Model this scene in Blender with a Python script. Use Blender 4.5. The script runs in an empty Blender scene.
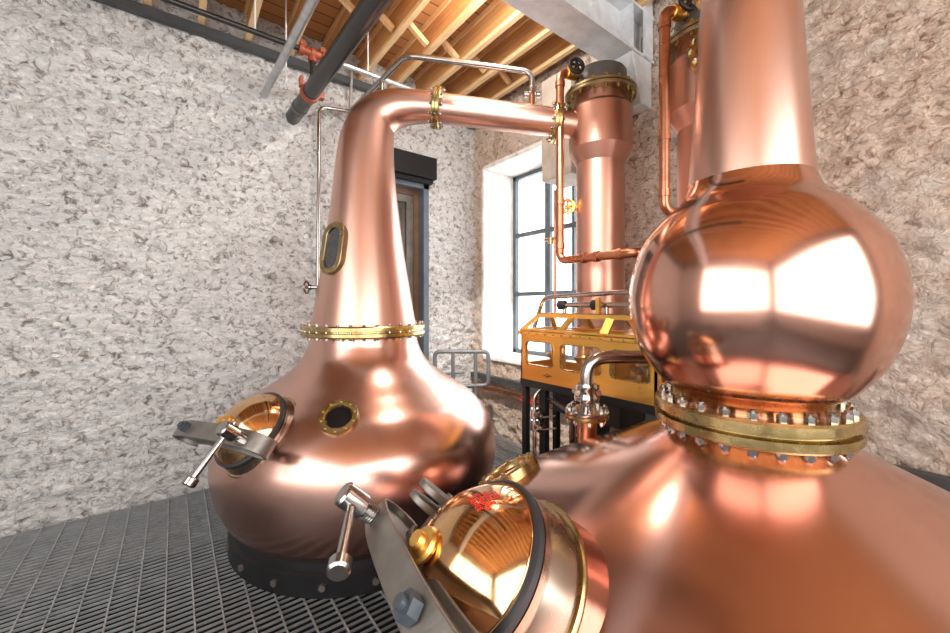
import bpy, math, random
from mathutils import Vector as V, Matrix, noise
random.seed(7)
S = bpy.context.scene
COL = S.collection
PI = math.pi

# ------------------------------------------------------------ camera, sky, light, exposure
cam_d = bpy.data.cameras.new('camera'); cam = bpy.data.objects.new('camera', cam_d); COL.objects.link(cam)
cam_d.sensor_fit = 'HORIZONTAL'; cam_d.sensor_width = 36.0
cam_d.lens = 36.0 * 395.0 / 950.0
cam_d.shift_y = -0.0121
cam_d.clip_start = 0.03
cam.location = (0, 0, 1.6)
cam.rotation_euler = (PI / 2, 0, -math.atan2(.605, .796))
S.camera = cam

S.view_settings.view_transform = 'Standard'; S.view_settings.look = 'None'
S.view_settings.gamma = 1; S.view_settings.use_curve_mapping = False
S.view_settings.exposure = 0.1

world = bpy.data.worlds.new('overcast_sky'); S.world = world; world.use_nodes = True
wn = world.node_tree; wn.nodes.clear()
def _n(t, **k):
    o = wn.nodes.new(t)
    for a, b in k.items(): setattr(o, a, b)
    return o
wo = _n('ShaderNodeOutputWorld'); wb = _n('ShaderNodeBackground')
wtc = _n('ShaderNodeTexCoord'); wsep = _n('ShaderNodeSeparateXYZ'); wr = _n('ShaderNodeValToRGB')
wn.links.new(wtc.outputs['Generated'], wsep.inputs[0])
wr.color_ramp.elements[0].position = 0.0; wr.color_ramp.elements[0].color = (1.0, .97, .94, 1)
wr.color_ramp.elements[1].position = 1.0; wr.color_ramp.elements[1].color = (1.0, .99, .98, 1)
wm = _n('ShaderNodeMapRange'); wm.inputs[1].default_value = 0.2; wm.inputs[2].default_value = 0.9
wm.inputs[3].default_value = 1.2; wm.inputs[4].default_value = 7
wn.links.new(wsep.outputs['X'], wm.inputs[0])
wn.links.new(wsep.outputs['Z'], wr.inputs[0])
wn.links.new(wr.outputs[0], wb.inputs['Color'])
wn.links.new(wm.outputs[0], wb.inputs['Strength'])
wn.links.new(wb.outputs[0], wo.inputs[0])

XL, YF = -2.7, -2.6                       # the room goes on behind the camera
LEFT_FILL_OPENINGS = [(-2.3, 2.0, .8, 3.7)]        # y0, y1, z0, z1
FRONT_FILL_OPENINGS = [(-2.3, 2.7, .8, 3.7)]       # x0, x1, z0, z1
FILL = 1.0
def area(name, loc, rot, sx, sy, power, col=(1, 1, 1)):
    l = bpy.data.lights.new(name, 'AREA'); l.shape = 'RECTANGLE'; l.size = sx; l.size_y = sy; l.energy = power; l.color = col
    o = bpy.data.objects.new(name, l); COL.objects.link(o); o.location = loc; o.rotation_euler = rot
    return o
for y0, y1, z0, z1 in LEFT_FILL_OPENINGS:        # added area lights in unseen openings, sized to brighten walls and copper
    area('added_area_fill', (XL - .02, (y0 + y1) / 2, (z0 + z1) / 2), (0, -PI / 2, 0), z1 - z0, y1 - y0, 125 * FILL, (1, .98, .95))
for x0, x1, z0, z1 in FRONT_FILL_OPENINGS:
    area('added_area_fill', ((x0 + x1) / 2, YF - .02, (z0 + z1) / 2), (PI / 2, 0, 0), x1 - x0, z1 - z0, 200 * FILL, (1, .98, .95))

def fill_point(name, loc, r, power, col=(1, .95, .88)):   # added fill lamp, unseen above the view, lifts the far corner
    l = bpy.data.lights.new(name, 'POINT'); l.shadow_soft_size = r; l.energy = power; l.color = col
    o = bpy.data.objects.new(name, l); COL.objects.link(o); o.location = loc; return o
fill_point('added_fill_lamp', (1.75, 2.06, 3.90), .10, 75)
def spot(name, loc, aim, power, deg):
    l = bpy.data.lights.new(name, 'SPOT'); l.energy = power; l.spot_size = math.radians(deg); l.spot_blend = .8; l.shadow_soft_size = .06; l.color = (1, .95, .88)
    o = bpy.data.objects.new(name, l); COL.objects.link(o); o.location = loc
    o.rotation_euler = (V(aim) - V(loc)).to_track_quat('-Z', 'Y').to_euler()
spot('added_wall_spot', (.8, 1.2, 3.9), (3.1, 3.05, .75), 900, 46)  # added spot, out of view, brightens the wall below the window
pl = area('window_portal', (3.78, 3.04, 2.14), (0, PI / 2, 0), 2.37, 1.84, 1); pl.data.cycles.is_portal = True

# ------------------------------------------------------------ materials
def mat(name):
    m = bpy.data.materials.new(name); m.use_nodes = True
    nt = m.node_tree; b = nt.nodes['Principled BSDF']
    return m, nt, b
def node(nt, t, **k):
    o = nt.nodes.new(t)
    for a, b in k.items(): setattr(o, a, b)
    return o
def noise_tex(nt, scale, detail=4, rough=.55, stretch=None, dist=0):
    tc = node(nt, 'ShaderNodeTexCoord'); mp = node(nt, 'ShaderNodeMapping'); tx = node(nt, 'ShaderNodeTexNoise')
    nt.links.new(tc.outputs['Object'], mp.inputs[0]); nt.links.new(mp.outputs[0], tx.inputs[0])
    if stretch: mp.inputs['Scale'].default_value = stretch
    tx.inputs['Scale'].default_value = scale; tx.inputs['Detail'].default_value = detail
    tx.inputs['Roughness'].default_value = rough; tx.inputs['Distortion'].default_value = dist
    return tx
def ramp(nt, src, stops):
    r = node(nt, 'ShaderNodeValToRGB'); e = r.color_ramp.elements
    while len(e) > 1: e.remove(e[-1])
    for i, (p, c) in enumerate(stops):
        k = e[0] if i == 0 else e.new(p)
        k.position = p; k.color = (*c, 1) if len(c) == 3 else c
    nt.links.new(src, r.inputs[0]); return r
def metal(name, c1, c2, r1, r2, scale=3.0, stretch=None, bump=0.0, bscale=6.0, metallic=1.0):
    m, nt, b = mat(name)
    b.inputs['Metallic'].default_value = metallic
    t = noise_tex(nt, scale, 6, .6, stretch)
    nt.links.new(ramp(nt, t.outputs[0], [(.3, c1), (.7, c2)]).outputs[0], b.inputs['Base Color'])
    t2 = noise_tex(nt, scale * 1.7, 5, .6, stretch, .4)
    nt.links.new(ramp(nt, t2.outputs[0], [(.3, (r1,) * 3), (.7, (r2,) * 3)]).outputs[0], b.inputs['Roughness'])
    if bump:
        t3 = noise_tex(nt, bscale, 3, .5)
        bp = node(nt, 'ShaderNodeBump'); bp.inputs['Strength'].default_value = bump; bp.inputs['Distance'].default_value = .02
        nt.links.new(t3.outputs[0], bp.inputs['Height']); nt.links.new(bp.outputs[0], b.inputs['Normal'])
    return m
def plain(name, c, r, metallic=0.0, spec=.5):
    m, nt, b = mat(name)
    b.inputs['Metallic'].default_value = metallic
    t = noise_tex(nt, 9, 4)
    c2 = tuple(min(1, x * 1.12) for x in c); c1 = tuple(x * .88 for x in c)
    nt.links.new(ramp(nt, t.outputs[0], [(.35, c1), (.65, c2)]).outputs[0], b.inputs['Base Color'])
    b.inputs['Roughness'].default_value = r
    b.inputs['Specular IOR Level'].default_value = spec
    return m

COPPER = metal('satin_copper', (.61, .36, .295), (.66, .41, .34), .25, .27, 2.2)
COPPER_NECK = metal('brushed_copper', (.61, .365, .295), (.67, .42, .345), .29, .33, 1.6, (1, 1, .25))
COPPER_SHELL = metal('matt_copper_shell', (.58, .31, .235), (.64, .36, .28), .34, .38, 1.6, (1, 1, .25))
COPPER_BROAD = metal('broad_satin_copper', (.62, .36, .295), (.67, .41, .34), .17, .21, 1.5)
COPPER_SHINY = metal('polished_copper', (.61, .33, .255), (.66, .38, .30), .14, .17, 2.5)
COPPER_PIPE = metal('dull_copper_pipe', (.36, .14, .075), (.58, .28, .17), .25, .4, 7.0)
COPPER_GOLD = metal('polished_gold_copper', (.66, .38, .18), (.76, .48, .26), .07, .14, 4.0, (1, 6, 1), .05, 8.0)
BRASS = metal('aged_brass', (.36, .27, .11), (.54, .41, .20), .2, .34, 9.0)
BRASS_SAFE = metal('polished_brass', (.80, .44, .09), (.86, .53, .15), .30, .42, 5.0, (1, 1, 6))
BRONZE = metal('dark_bronze', (.24, .19, .10), (.40, .33, .20), .3, .45, 9.0)
COLLAR = metal('bronzed_collar', (.30, .235, .19), (.42, .34, .28), .22, .32, 5.0, (1, 1, .4))
STEEL = metal('stainless_steel', (.36, .345, .33), (.48, .465, .45), .14, .25, 6.0)
CAST = metal('cast_grey_steel', (.17, .155, .14), (.27, .25, .225), .36, .48, 7.0, None, .1, 30.0, .75)
GALV = metal('galvanised_steel', (.42, .44, .46), (.60, .62, .64), .35, .5, 12.0, None, 0, 6, .8)
BLACK = plain('black_painted_steel', (.013, .013, .014), .4, 0, .25)
DARKBLUE = plain('dark_slate_paint', (.045, .055, .07), .4)
BLACKPIPE = plain('black_plastic_pipe', (.018, .017, .017), .26)
GREYCAP = plain('dark_grey_lagging', (.085, .08, .075), .5)
RUBBER = plain('black_rubber', (.02, .022, .026), .45)
WHITEPAINT = plain('white_painted_steel', (.60, .62, .65), .4)
REVEAL = plain('lime_washed_plaster', (.82, .80, .77), .85)
BEIGE = plain('beige_boxing', (.36, .31, .26), .6)
ORANGE = plain('orange_coupling_paint', (.27, .055, .02), .45)
RED = plain('red_enamel', (.62, .04, .03), .4)
REDINK = plain('red_ink', (.68, .04, .03), .45)
DARKINK = plain('dark_brown_ink', (.06, .02, .01), .6)
FRAME = plain('slate_blue_frame_paint', (.10, .125, .15), .4)
BROWNFRAME = plain('brown_timber_frame', (.16, .085, .05), .5)
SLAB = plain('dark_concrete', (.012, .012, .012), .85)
GUARD = plain('grey_rail_paint', (.13, .14, .15), .35)
TRAY = plain('dark_grey_tray', (.05, .055, .06), .45)

def wood(name, c1, c2, axis, sc=1.0):
    m, nt, b = mat(name)
    st = [14, 14, 14]; st[axis] = .8
    t = noise_tex(nt, 2.2 * sc, 6, .6, tuple(st), .6)
    t2 = noise_tex(nt, 1.3, 2)
    mx = node(nt, 'ShaderNodeMix', data_type='RGBA', blend_type='MULTIPLY'); mx.inputs[0].default_value = .45
    nt.links.new(ramp(nt, t.outputs[0], [(.3, c1), (.7, c2)]).outputs[0], mx.inputs[6])
    nt.links.new(ramp(nt, t2.outputs[0], [(.35, (.65, .6, .55)), (.65, (1, 1, 1))]).outputs[0], mx.inputs[7])
    nt.links.new(mx.outputs[2], b.inputs['Base Color'])
    b.inputs['Roughness'].default_value = .6
    return m
PINE = wood('pale_pine', (.74, .46, .21), (.90, .66, .38), 1)
PINE_STRUT = wood('pale_pine_strut', (.72, .44, .20), (.88, .62, .35), 2)
OSB = wood('brown_web_board', (.50, .25, .085), (.72, .40, .16), 1, 1.6)

def deck_mat():
    m, nt, b = mat('ceiling_deck_boards')
    tc = node(nt, 'ShaderNodeTexCoord'); mp = node(nt, 'ShaderNodeMapping'); br = node(nt, 'ShaderNodeTexBrick')
    nt.links.new(tc.outputs['Object'], mp.inputs[0]); nt.links.new(mp.outputs[0], br.inputs[0])
    br.inputs['Color1'].default_value = (.42, .19, .065, 1); br.inputs['Color2'].default_value = (.56, .28, .105, 1)
    br.inputs['Mortar'].default_value = (.08, .03, .012, 1)
    br.inputs['Scale'].default_value = 1; br.inputs['Mortar Size'].default_value = .006
    br.inputs['Brick Width'].default_value = 2.4; br.inputs['Row Height'].default_value = .145
    nt.links.new(br.outputs[0], b.inputs['Base Color']); b.inputs['Roughness'].default_value = .65
    return m
DECK = deck_mat()

def stone(name, hi, mid, lo, t0=.36, t1=.62, blot=None):
    m, nt, b = mat(name)
    t = noise_tex(nt, 17, 8, .66, (1, 1, 1.1), 1.0)
    r = ramp(nt, t.outputs[0], [(t0 - .06, lo), (t0 + .05, mid), (t1, hi)])
    out = r.outputs[0]
    if blot:
        t2 = noise_tex(nt, 1.5, 5, .6)
        mx = node(nt, 'ShaderNodeMix', data_type='RGBA', blend_type='MIX')
        nt.links.new(ramp(nt, t2.outputs[0], [(.52, (0, 0, 0)), (.68, (.75, .75, .75))]).outputs[0], mx.inputs[0])
        nt.links.new(out, mx.inputs[6]); mx.inputs[7].default_value = (*blot, 1); out = mx.outputs[2]
    nt.links.new(out, b.inputs['Base Color'])
    b.inputs['Roughness'].default_value = .9; b.inputs['Specular IOR Level'].default_value = .2
    t3 = noise_tex(nt, 22, 8, .65, (1, 1, 1.4), .8)
    bp = node(nt, 'ShaderNodeBump'); bp.inputs['Strength'].default_value = 1.0; bp.inputs['Distance'].default_value = .06
    nt.links.new(t3.outputs[0], bp.inputs['Height']); nt.links.new(bp.outputs[0], b.inputs['Normal'])
    return m
STONE_WHITE = stone('whitewashed_rubble_stone', (.86, .85, .84), (.66, .63, .61), (.24, .21, .19), .40, .50)
STONE_TAN = stone('bare_sandstone', (.82, .67, .56), (.67, .50, .39), (.24, .16, .11), .39, .52, (.81, .74, .67))

def glass(name, tint=(1, 1, 1), refl=.06):
    m, nt, b = mat(name); nt.nodes.remove(b)
    o = nt.nodes['Material Output']
    tr = node(nt, 'ShaderNodeBsdfTransparent'); gl = node(nt, 'ShaderNodeBsdfGlossy'); mx = node(nt, 'ShaderNodeMixShader')
    lw = node(nt, 'ShaderNodeLayerWeight'); lw.inputs[0].default_value = .5
    fr = ramp(nt, lw.outputs['Facing'], [(0, (.04,) * 3), (.6, (.08,) * 3), (.85, (.22,) * 3), (1, (.9,) * 3)])
    tr.inputs[0].default_value = (*tint, 1); gl.inputs['Roughness'].default_value = .02
    nt.links.new(fr.outputs[0], mx.inputs[0]); nt.links.new(tr.outputs[0], mx.inputs[1]); nt.links.new(gl.outputs[0], mx.inputs[2])
    nt.links.new(mx.outputs[0], o.inputs[0]); return m
GLASS = glass('clear_glass', (.97, .98, 1))
GLASS_DOOR = glass('door_glass', (.80, .78, .76))
DARKGLASS = plain('dark_sight_glass', (.010, .008, .008), .12, 0, .15)
MIRRORGLASS = plain('glossy_sight_glass', (.03, .03, .035), .06, 0, 1.0)

# ------------------------------------------------------------ mesh builder
def frame(axis, ref=None):
    a = V(axis).normalized()
    if ref is None: ref = V((0, 0, 1)) if abs(a.z) < .95 else V((1, 0, 0))
    x = V(ref) - a * V(ref).dot(a); x.normalize(); y = a.cross(x)
    return x, y, a
class MB:
    def __init__(s): s.v = []; s.f = []
    def add(s, vs, fs):
        o = len(s.v); s.v += [V(p) for p in vs]; s.f += [tuple(i + o for i in f) for f in fs]; return s
    def box(s, a, b):
        (x0, y0, z0), (x1, y1, z1) = a, b
        return s.hexa([(x0, y0, z0), (x1, y0, z0), (x1, y1, z0), (x0, y1, z0), (x0, y0, z1), (x1, y0, z1), (x1, y1, z1), (x0, y1, z1)])
    def hexa(s, p):
        return s.add(p, [(3, 2, 1, 0), (4, 5, 6, 7), (0, 1, 5, 4), (1, 2, 6, 5), (2, 3, 7, 6), (3, 0, 4, 7)])
    def bar(s, p, q, w, h, ref=None):
        p, q = V(p), V(q); x, y, a = frame(q - p, ref); x = x * h / 2; y = y * w / 2
        return s.hexa([p - x - y, p + x - y, p + x + y, p - x + y, q - x - y, q + x - y, q + x + y, q - x + y])
    def lathe(s, prof, o=(0, 0, 0), axis=(0, 0, 1), ref=None, seg=64, a0=0, a1=2 * PI):
        o = V(o); x, y, a = frame(axis, ref); vs = []; fs = []; n = len(prof)
        for i in range(seg):
            t = a0 + (a1 - a0) * i / seg; d = x * math.cos(t) + y * math.sin(t)
            for r, h in prof: vs.append(o + d * r + a * h)
        for i in range(seg):
            j = (i + 1) % seg
            for k in range(n - 1):
                if prof[k][0] < 1e-6 and prof[k + 1][0] < 1e-6: continue
                fs.append((i * n + k, j * n + k, j * n + k + 1, i * n + k + 1))
        return s.add(vs, fs)
    def cyl(s, p, q, r, seg=20, ch=0, r2=None):
        p, q = V(p), V(q); L = (q - p).length; r2 = r if r2 is None else r2
        pr = [(0, 0), (r - ch, 0), (r, ch), (r2, L - ch), (r2 - ch, L), (0, L)] if ch else [(0, 0), (r, 0), (r2, L), (0, L)]
        return s.lathe(pr, p, q - p, None, seg)
    def tube(s, path, r, seg=16, cap=True):
        path = [V(p) for p in path]; n = len(path); rr = r if isinstance(r, (list, tuple)) else [r] * n
        vs = []; fs = []; prev = None
        for i, p in enumerate(path):
            d = (path[min(i + 1, n - 1)] - path[max(i - 1, 0)]).normalized()
            if prev is None: x, y, _ = frame(d)
            else:
                x = prev - d * prev.dot(d); x.normalize(); y = d.cross(x)
            prev = x
            for k in range(seg):
                t = 2 * PI * k / seg; vs.append(p + (x * math.cos(t) + y * math.sin(t)) * rr[i])
        for i in range(n - 1):
            for k in range(seg):
                l = (k + 1) % seg; fs.append((i * seg + k, i * seg + l, (i + 1) * seg + l, (i + 1) * seg + k))
        if cap: fs.append(tuple(reversed(range(seg)))); fs.append(tuple((n - 1) * seg + k for k in range(seg)))
        return s.add(vs, fs)
    def prism(s, poly, o, ux, uy, un, d0, d1):
        o, ux, uy, un = V(o), V(ux), V(uy), V(un); n = len(poly)
        vs = [o + ux * a + uy * b + un * d0 for a, b in poly] + [o + ux * a + uy * b + un * d1 for a, b in poly]
        fs = [tuple(reversed(range(n))), tuple(range(n, 2 * n))] + [(i, (i + 1) % n, n + (i + 1) % n, n + i) for i in range(n)]
        return s.add(vs, fs)
    def ring(s, outer, inner, o, ux, uy, un, d0, d1):
        o, ux, uy, un = V(o), V(ux), V(uy), V(un); n = len(outer); L = []
        for poly, d in ((outer, d0), (outer, d1), (inner, d1), (inner, d0)):
            L += [o + ux * a + uy * b + un * d for a, b in poly]
        fs = []
        for q in range(4):
            for i in range(n):
                j = (i + 1) % n; a = q * n; b = ((q + 1) % 4) * n
                fs.append((a + i, a + j, b + j, b + i))
        return s.add(L, fs)
    def build(s, name, m, parent=None, smooth=40, base=None, bevel=0):
        root = parent
        while root is not None and root.parent is not None: root = root.parent
        if root is not None: o = root.location.copy()
        elif base is not None: o = V(base)
        else:
            xs = [p.x for p in s.v]; ys = [p.y for p in s.v]; zs = [p.z for p in s.v]
            o = V(((min(xs) + max(xs)) / 2, (min(ys) + max(ys)) / 2, min(zs)))
        me = bpy.data.meshes.new(name); me.from_pydata([tuple(p - o) for p in s.v], [], s.f)
        import bmesh
        bm = bmesh.new(); bm.from_mesh(me); bmesh.ops.remove_doubles(bm, verts=bm.verts, dist=1e-5)
        bmesh.ops.recalc_face_normals(bm, faces=bm.faces); bm.to_mesh(me); bm.free()
        if smooth:
            me.shade_smooth(); me.set_sharp_from_angle(angle=math.radians(smooth))
        me.materials.append(m)
        ob = bpy.data.objects.new(name, me); COL.objects.link(ob)
        if parent is None: ob.location = o
        else: ob.parent = parent
        if bevel:
            md = ob.modifiers.new('bevel', 'BEVEL'); md.width = bevel; md.segments = 2; md.limit_method = 'ANGLE'; md.angle_limit = math.radians(50)
        return ob
def tag(o, label, cat, group=None):
    o['label'] = label; o['category'] = cat
    if group: o['group'] = group
    return o
def struct(o): o['kind'] = 'structure'; return o
def thing(name, loc, label, cat, group=None):
    o = bpy.data.objects.new(name, None); o.empty_display_size = .1; COL.objects.link(o); o.location = loc
    return tag(o, label, cat, group)
def copy_tree(o, parent=None):
    c = o.copy(); COL.objects.link(c)
    if parent is not None: c.parent = parent
    for ch in list(o.children): copy_tree(ch, c)
    return c
def spread(src, places, parent):
    """copies of one small part (mesh shared), each moved by the given offset"""
    for m in places:
        c = src.copy(); COL.objects.link(c); c.parent = parent; c.matrix_local = m
def catmull(pts, n):
    out = []
    for i in range(len(pts) - 1):
        p0 = V(pts[max(i - 1, 0)]); p1 = V(pts[i]); p2 = V(pts[i + 1]); p3 = V(pts[min(i + 2, len(pts) - 1)])
        for k in range(n):
            u = k / n
            out.append(.5 * (2 * p1 + (p2 - p0) * u + (2 * p0 - 5 * p1 + 4 * p2 - p3) * u * u + (3 * p1 - p0 - 3 * p2 + p3) * u ** 3))
    out.append(V(pts[-1])); return out
def prof_curve(pts, n=8):
    return [(max(0, p.x), p.y) for p in catmull([(a, b, 0) for a, b in pts], n)]
def bend(pts, r, n=8):
    """polyline with rounded corners"""
    pts = [V(p) for p in pts]; out = [pts[0]]
    for i in range(1, len(pts) - 1):
        a, b, c = pts[i - 1], pts[i], pts[i + 1]
        d1 = (a - b); d2 = (c - b); k = min(r, d1.length * .49, d2.length * .49)
        p, q = b + d1.normalized() * k, b + d2.normalized() * k
        for j in range(n + 1):
            t = j / n; out.append(p * (1 - t) ** 2 + b * 2 * t * (1 - t) + q * t * t)
    out.append(pts[-1]); return out
def rrect(x0, y0, x1, y1, r, n=5):
    out = []
    for cx, cy, a in ((x1 - r, y1 - r, 0), (x0 + r, y1 - r, 90), (x0 + r, y0 + r, 180), (x1 - r, y0 + r, 270)):
        for k in range(n + 1):
            t = math.radians(a + 90 * k / n); out.append((cx + r * math.cos(t), cy + r * math.sin(t)))
    return out
def bolt_ring(center, axis, radius, count, h0, h1, rb, m, parent, phase=0.0, flat=1.0):
    """hex bolts around a flange: every bolt an object of its own"""
    root = parent
    while root.parent is not None: root = root.parent
    o = root.location
    x, y, a = frame(axis)
    hh = rb * 1.3 * flat
    b = MB()
    hexp = [(rb * math.cos(PI / 3 * k), rb * math.sin(PI / 3 * k)) for k in range(6)]
    b.prism(hexp, o, x, y, a, h1, h1 + hh); b.prism(hexp, o, x, y, a, h0 - hh, h0)
    b.cyl(o + a * (h0 - hh * 1.4), o + a * (h1 + hh * 1.4), rb * .55, 8)
    src = b.build('bolt', m, parent, 30)
    c = V(center) - o
    ms = []
    for k in range(count):
        t = phase + 2 * PI * k / count
        ms.append(Matrix.Translation(c + (x * math.cos(t) + y * math.sin(t)) * radius))
    src.matrix_local = ms[0]
    spread(src, ms[1:], parent)

# ------------------------------------------------------------ the room
XW, YW, ZC = 3.16, 4.18, 4.30
def coords(a, b, step, cuts=()):
    cs = sorted({a, b, *[c for c in cuts if a < c < b]}); out = []
    for p, q in zip(cs, cs[1:]):
        n = max(1, round((q - p) / step)); out += [p + (q - p) * i / n for i in range(n)]
    return out + [b]
def rubble(name, m, us, vs, place, hole, amp, seed):
    b = MB(); idx = {}; vlist = []; faces = []
    for j, v in enumerate(vs):
        for i, u in enumerate(us):
            q = V((u * 4.0 + seed, v * 5.2, seed * 1.7))
            big = noise.fractal(q, .8, 2.1, 3)
            q2 = V((u * 15 + seed, v * 21, seed)); fine = noise.fractal(q2, .7, 2.0, 4)
            cell = noise.voronoi(V((u * 5.0 + seed + .15 * fine, v * 8.0, .3)))[0]
            edge = min(1.0, (cell[1] - cell[0]) * 3.2)
            d = amp * (.45 * big + .42 * fine + .55 * edge - .45)
            vlist.append(place(u, v, d))
    nu = len(us)
    for j in range(len(vs) - 1):
        for i in range(nu - 1):
            cu, cv = (us[i] + us[i + 1]) / 2, (vs[j] + vs[j + 1]) / 2
            if hole and hole[0] < cu < hole[1] and hole[2] < cv < hole[3]: continue
            faces.append((j * nu + i, j * nu + i + 1, (j + 1) * nu + i + 1, (j + 1) * nu + i))
    b.v = [V(p) for p in vlist]; b.f = faces
    return struct(b.build(name, m, None, 180, base=(0, 0, 0)))
DOOR = (1.56, 2.42, -.1, 3.05)
WIN = (2.12, 3.96, .96, 3.33)
rubble('wall_back', STONE_WHITE, coords(-2.7, XW + .1, .022, DOOR[:2]), coords(-.62, ZC, .022, DOOR[2:]), lambda u, v, d: (u, YW - d, v), DOOR, .05, 3.1)
rubble('wall_window', STONE_TAN, coords(-2.6, YW + .1, .03, WIN[:2]), coords(-.62, ZC, .022, WIN[2:]), lambda u, v, d: (XW - d, u, v), WIN, .045, 8.4)

def wall_with_openings(name, place, u0, u1, holes):
    cs = coords(u0, u1, .12, [h[0] for h in holes] + [h[1] for h in holes]); zs = coords(-.6, ZC, .12, [h[2] for h in holes] + [h[3] for h in holes])
    b = MB(); b.v = [V(place(u, z)) for z in zs for u in cs]; nu = len(cs)
    for j in range(len(zs) - 1):
        for i in range(nu - 1):
            cu, cv = (cs[i] + cs[i + 1]) / 2, (zs[j] + zs[j + 1]) / 2
            if any(h[0] < cu < h[1] and h[2] < cv < h[3] for h in holes): continue
            b.f.append((j * nu + i, j * nu + i + 1, (j + 1) * nu + i + 1, (j + 1) * nu + i))
    return struct(b.build(name, STONE_WHITE, None, 0, base=(0, 0, 0)))
wall_with_openings('wall_left', lambda u, z: (XL, u, z), YF, YW + .1, LEFT_FILL_OPENINGS)
wall_with_openings('wall_front', lambda u, z: (u, YF, z), XL, XW + .1, FRONT_FILL_OPENINGS)

# floor: open steel grating over a dark slab
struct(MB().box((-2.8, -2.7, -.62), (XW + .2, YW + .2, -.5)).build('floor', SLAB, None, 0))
g = MB()
x0, x1, y0, y1 = -2.68, XW, -2.58, YW
n = int((y1 - y0) / .042)
for k in range(n + 1): y = y0 + k * .042; g.box((x0, y - .0016, -.014), (x1, y + .0016, 0))
n = int((x1 - x0) / .12)
for k in range(n + 1): x = x0 + k * .12; g.box((x - .0035, y0, -.012), (x + .0035, y1, .001))
o = struct(g.build('floor_grating', GALV, None, 0, base=(0, 0, 0)))
fb = MB()
for y in (-.2, 1.4, 3.0): fb.box((x0, y - .04, -.15), (x1, y + .04, -.031))
struct(fb.build('floor_beam', BLACK, None, 0))

# window in its deep lime-washed reveal
xf = 3.66
rv = MB()
rv.box((XW - .012, WIN[1], WIN[2] - .02), (xf + .12, WIN[1] + .05, WIN[3] + .03))
rv.box((XW - .012, WIN[0] - .05, WIN[2] - .02), (xf + .12, WIN[0], WIN[3] + .03))
rv.box((XW - .012, WIN[0], WIN[3]), (xf + .12, WIN[1], WIN[3] + .05))
rv.box((XW - .03, WIN[0], WIN[2] - .05), (xf + .12, WIN[1], WIN[2]))
struct(rv.build('trim_1', REVEAL, None, 0, bevel=.012))
win = thing('window_1', (xf, (WIN[0] + WIN[1]) / 2, WIN[2]), 'tall slate-framed steel window in a white reveal behind the near condenser', 'window'); del win['category']; del win['label']; struct(win)
fr = MB()
for a, b in (((xf, WIN[0], WIN[2]), (xf + .06, WIN[0] + .05, WIN[3])), ((xf, WIN[1] - .05, WIN[2]), (xf + .06, WIN[1], WIN[3])),
             ((xf, WIN[0], WIN[2]), (xf + .06, WIN[1], WIN[2] + .05)), ((xf, WIN[0], WIN[3] - .05), (xf + .06, WIN[1], WIN[3]))): fr.box(a, b)
fr.build('window_frame', FRAME, win, 0)
for z in (2.53, 1.745): MB().box((xf + .005, WIN[0], z - .028), (xf + .055, WIN[1], z + .028)).build('transom_bar', FRAME, win, 0)
for y, w in ((3.345, .085), (2.95, .035), (2.70, .085)): MB().box((xf + .004, y - w / 2, WIN[2]), (xf + .056, y + w / 2, WIN[3])).build('mullion', FRAME, win, 0)
MB().box((xf + .028, WIN[0], WIN[2]), (xf + .034, WIN[1], WIN[3])).build('glass_pane', GLASS, win, 0)

# glazed door in the back wall under a black lintel
dr = thing('door_1', (1.92, YW, 0), '', ''); del dr['category']; del dr['label']; struct(dr)
yd = YW + .10
f = MB(); f.box((1.54, YW - .05, -.0), (1.61, yd + .1, 3.05)); f.box((2.37, YW - .05, 0), (2.44, yd + .1, 3.05)); f.box((1.54, YW - .05, 2.99), (2.44, yd + .1, 3.06))
f.build('door_frame', FRAME, dr, 0)
f = MB(); f.box((2.31, yd - .02, 0), (2.37, yd + .05, 3.0)); f.box((1.61, yd - .02, 0), (1.67, yd + .05, 2.99)); f.box((1.67, yd - .02, 2.93), (2.31, yd + .05, 3.0))
f.build('inner_frame', BROWNFRAME, dr, 0)
f = MB(); f.box((2.22, yd, 0.02), (2.31, yd + .05, 2.93)); f.box((1.67, yd, 0.02), (1.76, yd + .05, 2.93)); f.box((1.76, yd, 2.84), (2.22, yd + .05, 2.93)); f.box((1.76, yd, .02), (2.22, yd + .05, .15))
f.build('door_leaf', CAST, dr, 0)
MB().box((1.76, yd + .02, .15), (2.22, yd + .03, 2.84)).build('glass_pane', GLASS_DOOR, dr, 0)
f = MB(); f.box((1.50, YW - .16, 3.09), (2.49, YW + .04, 3.345)); f.box((1.54, YW - .12, 3.04), (2.46, YW + .04, 3.09))
f.build('lintel', BLACK, dr, 0, bevel=.008)
# passage behind the door
pb = MB(); pb.box((1.2, 5.6, -.3), (2.8, 5.7, 3.4)); pb.box((1.15, 4.35, -.3), (1.2, 5.7, 3.4)); pb.box((2.8, 4.35, -.3), (2.85, 5.7, 3.4)); pb.box((1.15, 4.35, 3.4), (2.85, 5.7, 3.45))
struct(pb.build('wall_passage', REVEAL, None, 0))

# ceiling: deck boards, steel beam on its column
struct(MB().box((-2.8, -2.7, ZC), (XW + .6, YW + .6, ZC + .04)).build('ceiling', DECK, None, 0, base=(0, 0, 0)))
bm_ = MB()
zb = 3.605
bm_.box((-2.6, 1.715, zb), (XW + .1, 1.965, zb + .022)); bm_.box((-2.6, 1.715, 3.975), (XW + .1, 1.965, 3.997)); bm_.box((-2.6, 1.832, zb + .022), (XW + .1, 1.848, 3.975))
for x in (2.50, 2.516): pass
bm_.box((2.86, 1.717, zb + .022), (2.875, 1.832, 3.975))
for bx in (2.05, 2.2, 2.35, 2.5):
    for bz in (3.72, 3.86): bm_.cyl((bx, 1.832, bz), (bx, 1.815, bz), .016, 6)
struct(bm_.build('ceiling_beam', WHITEPAINT, None, 0))
cb = MB()
cb.box((3.0, 1.70, zb), (3.13, 1.72, ZC)); cb.box((3.0, 1.70, zb), (3.13, 1.755, zb + .022))
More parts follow.
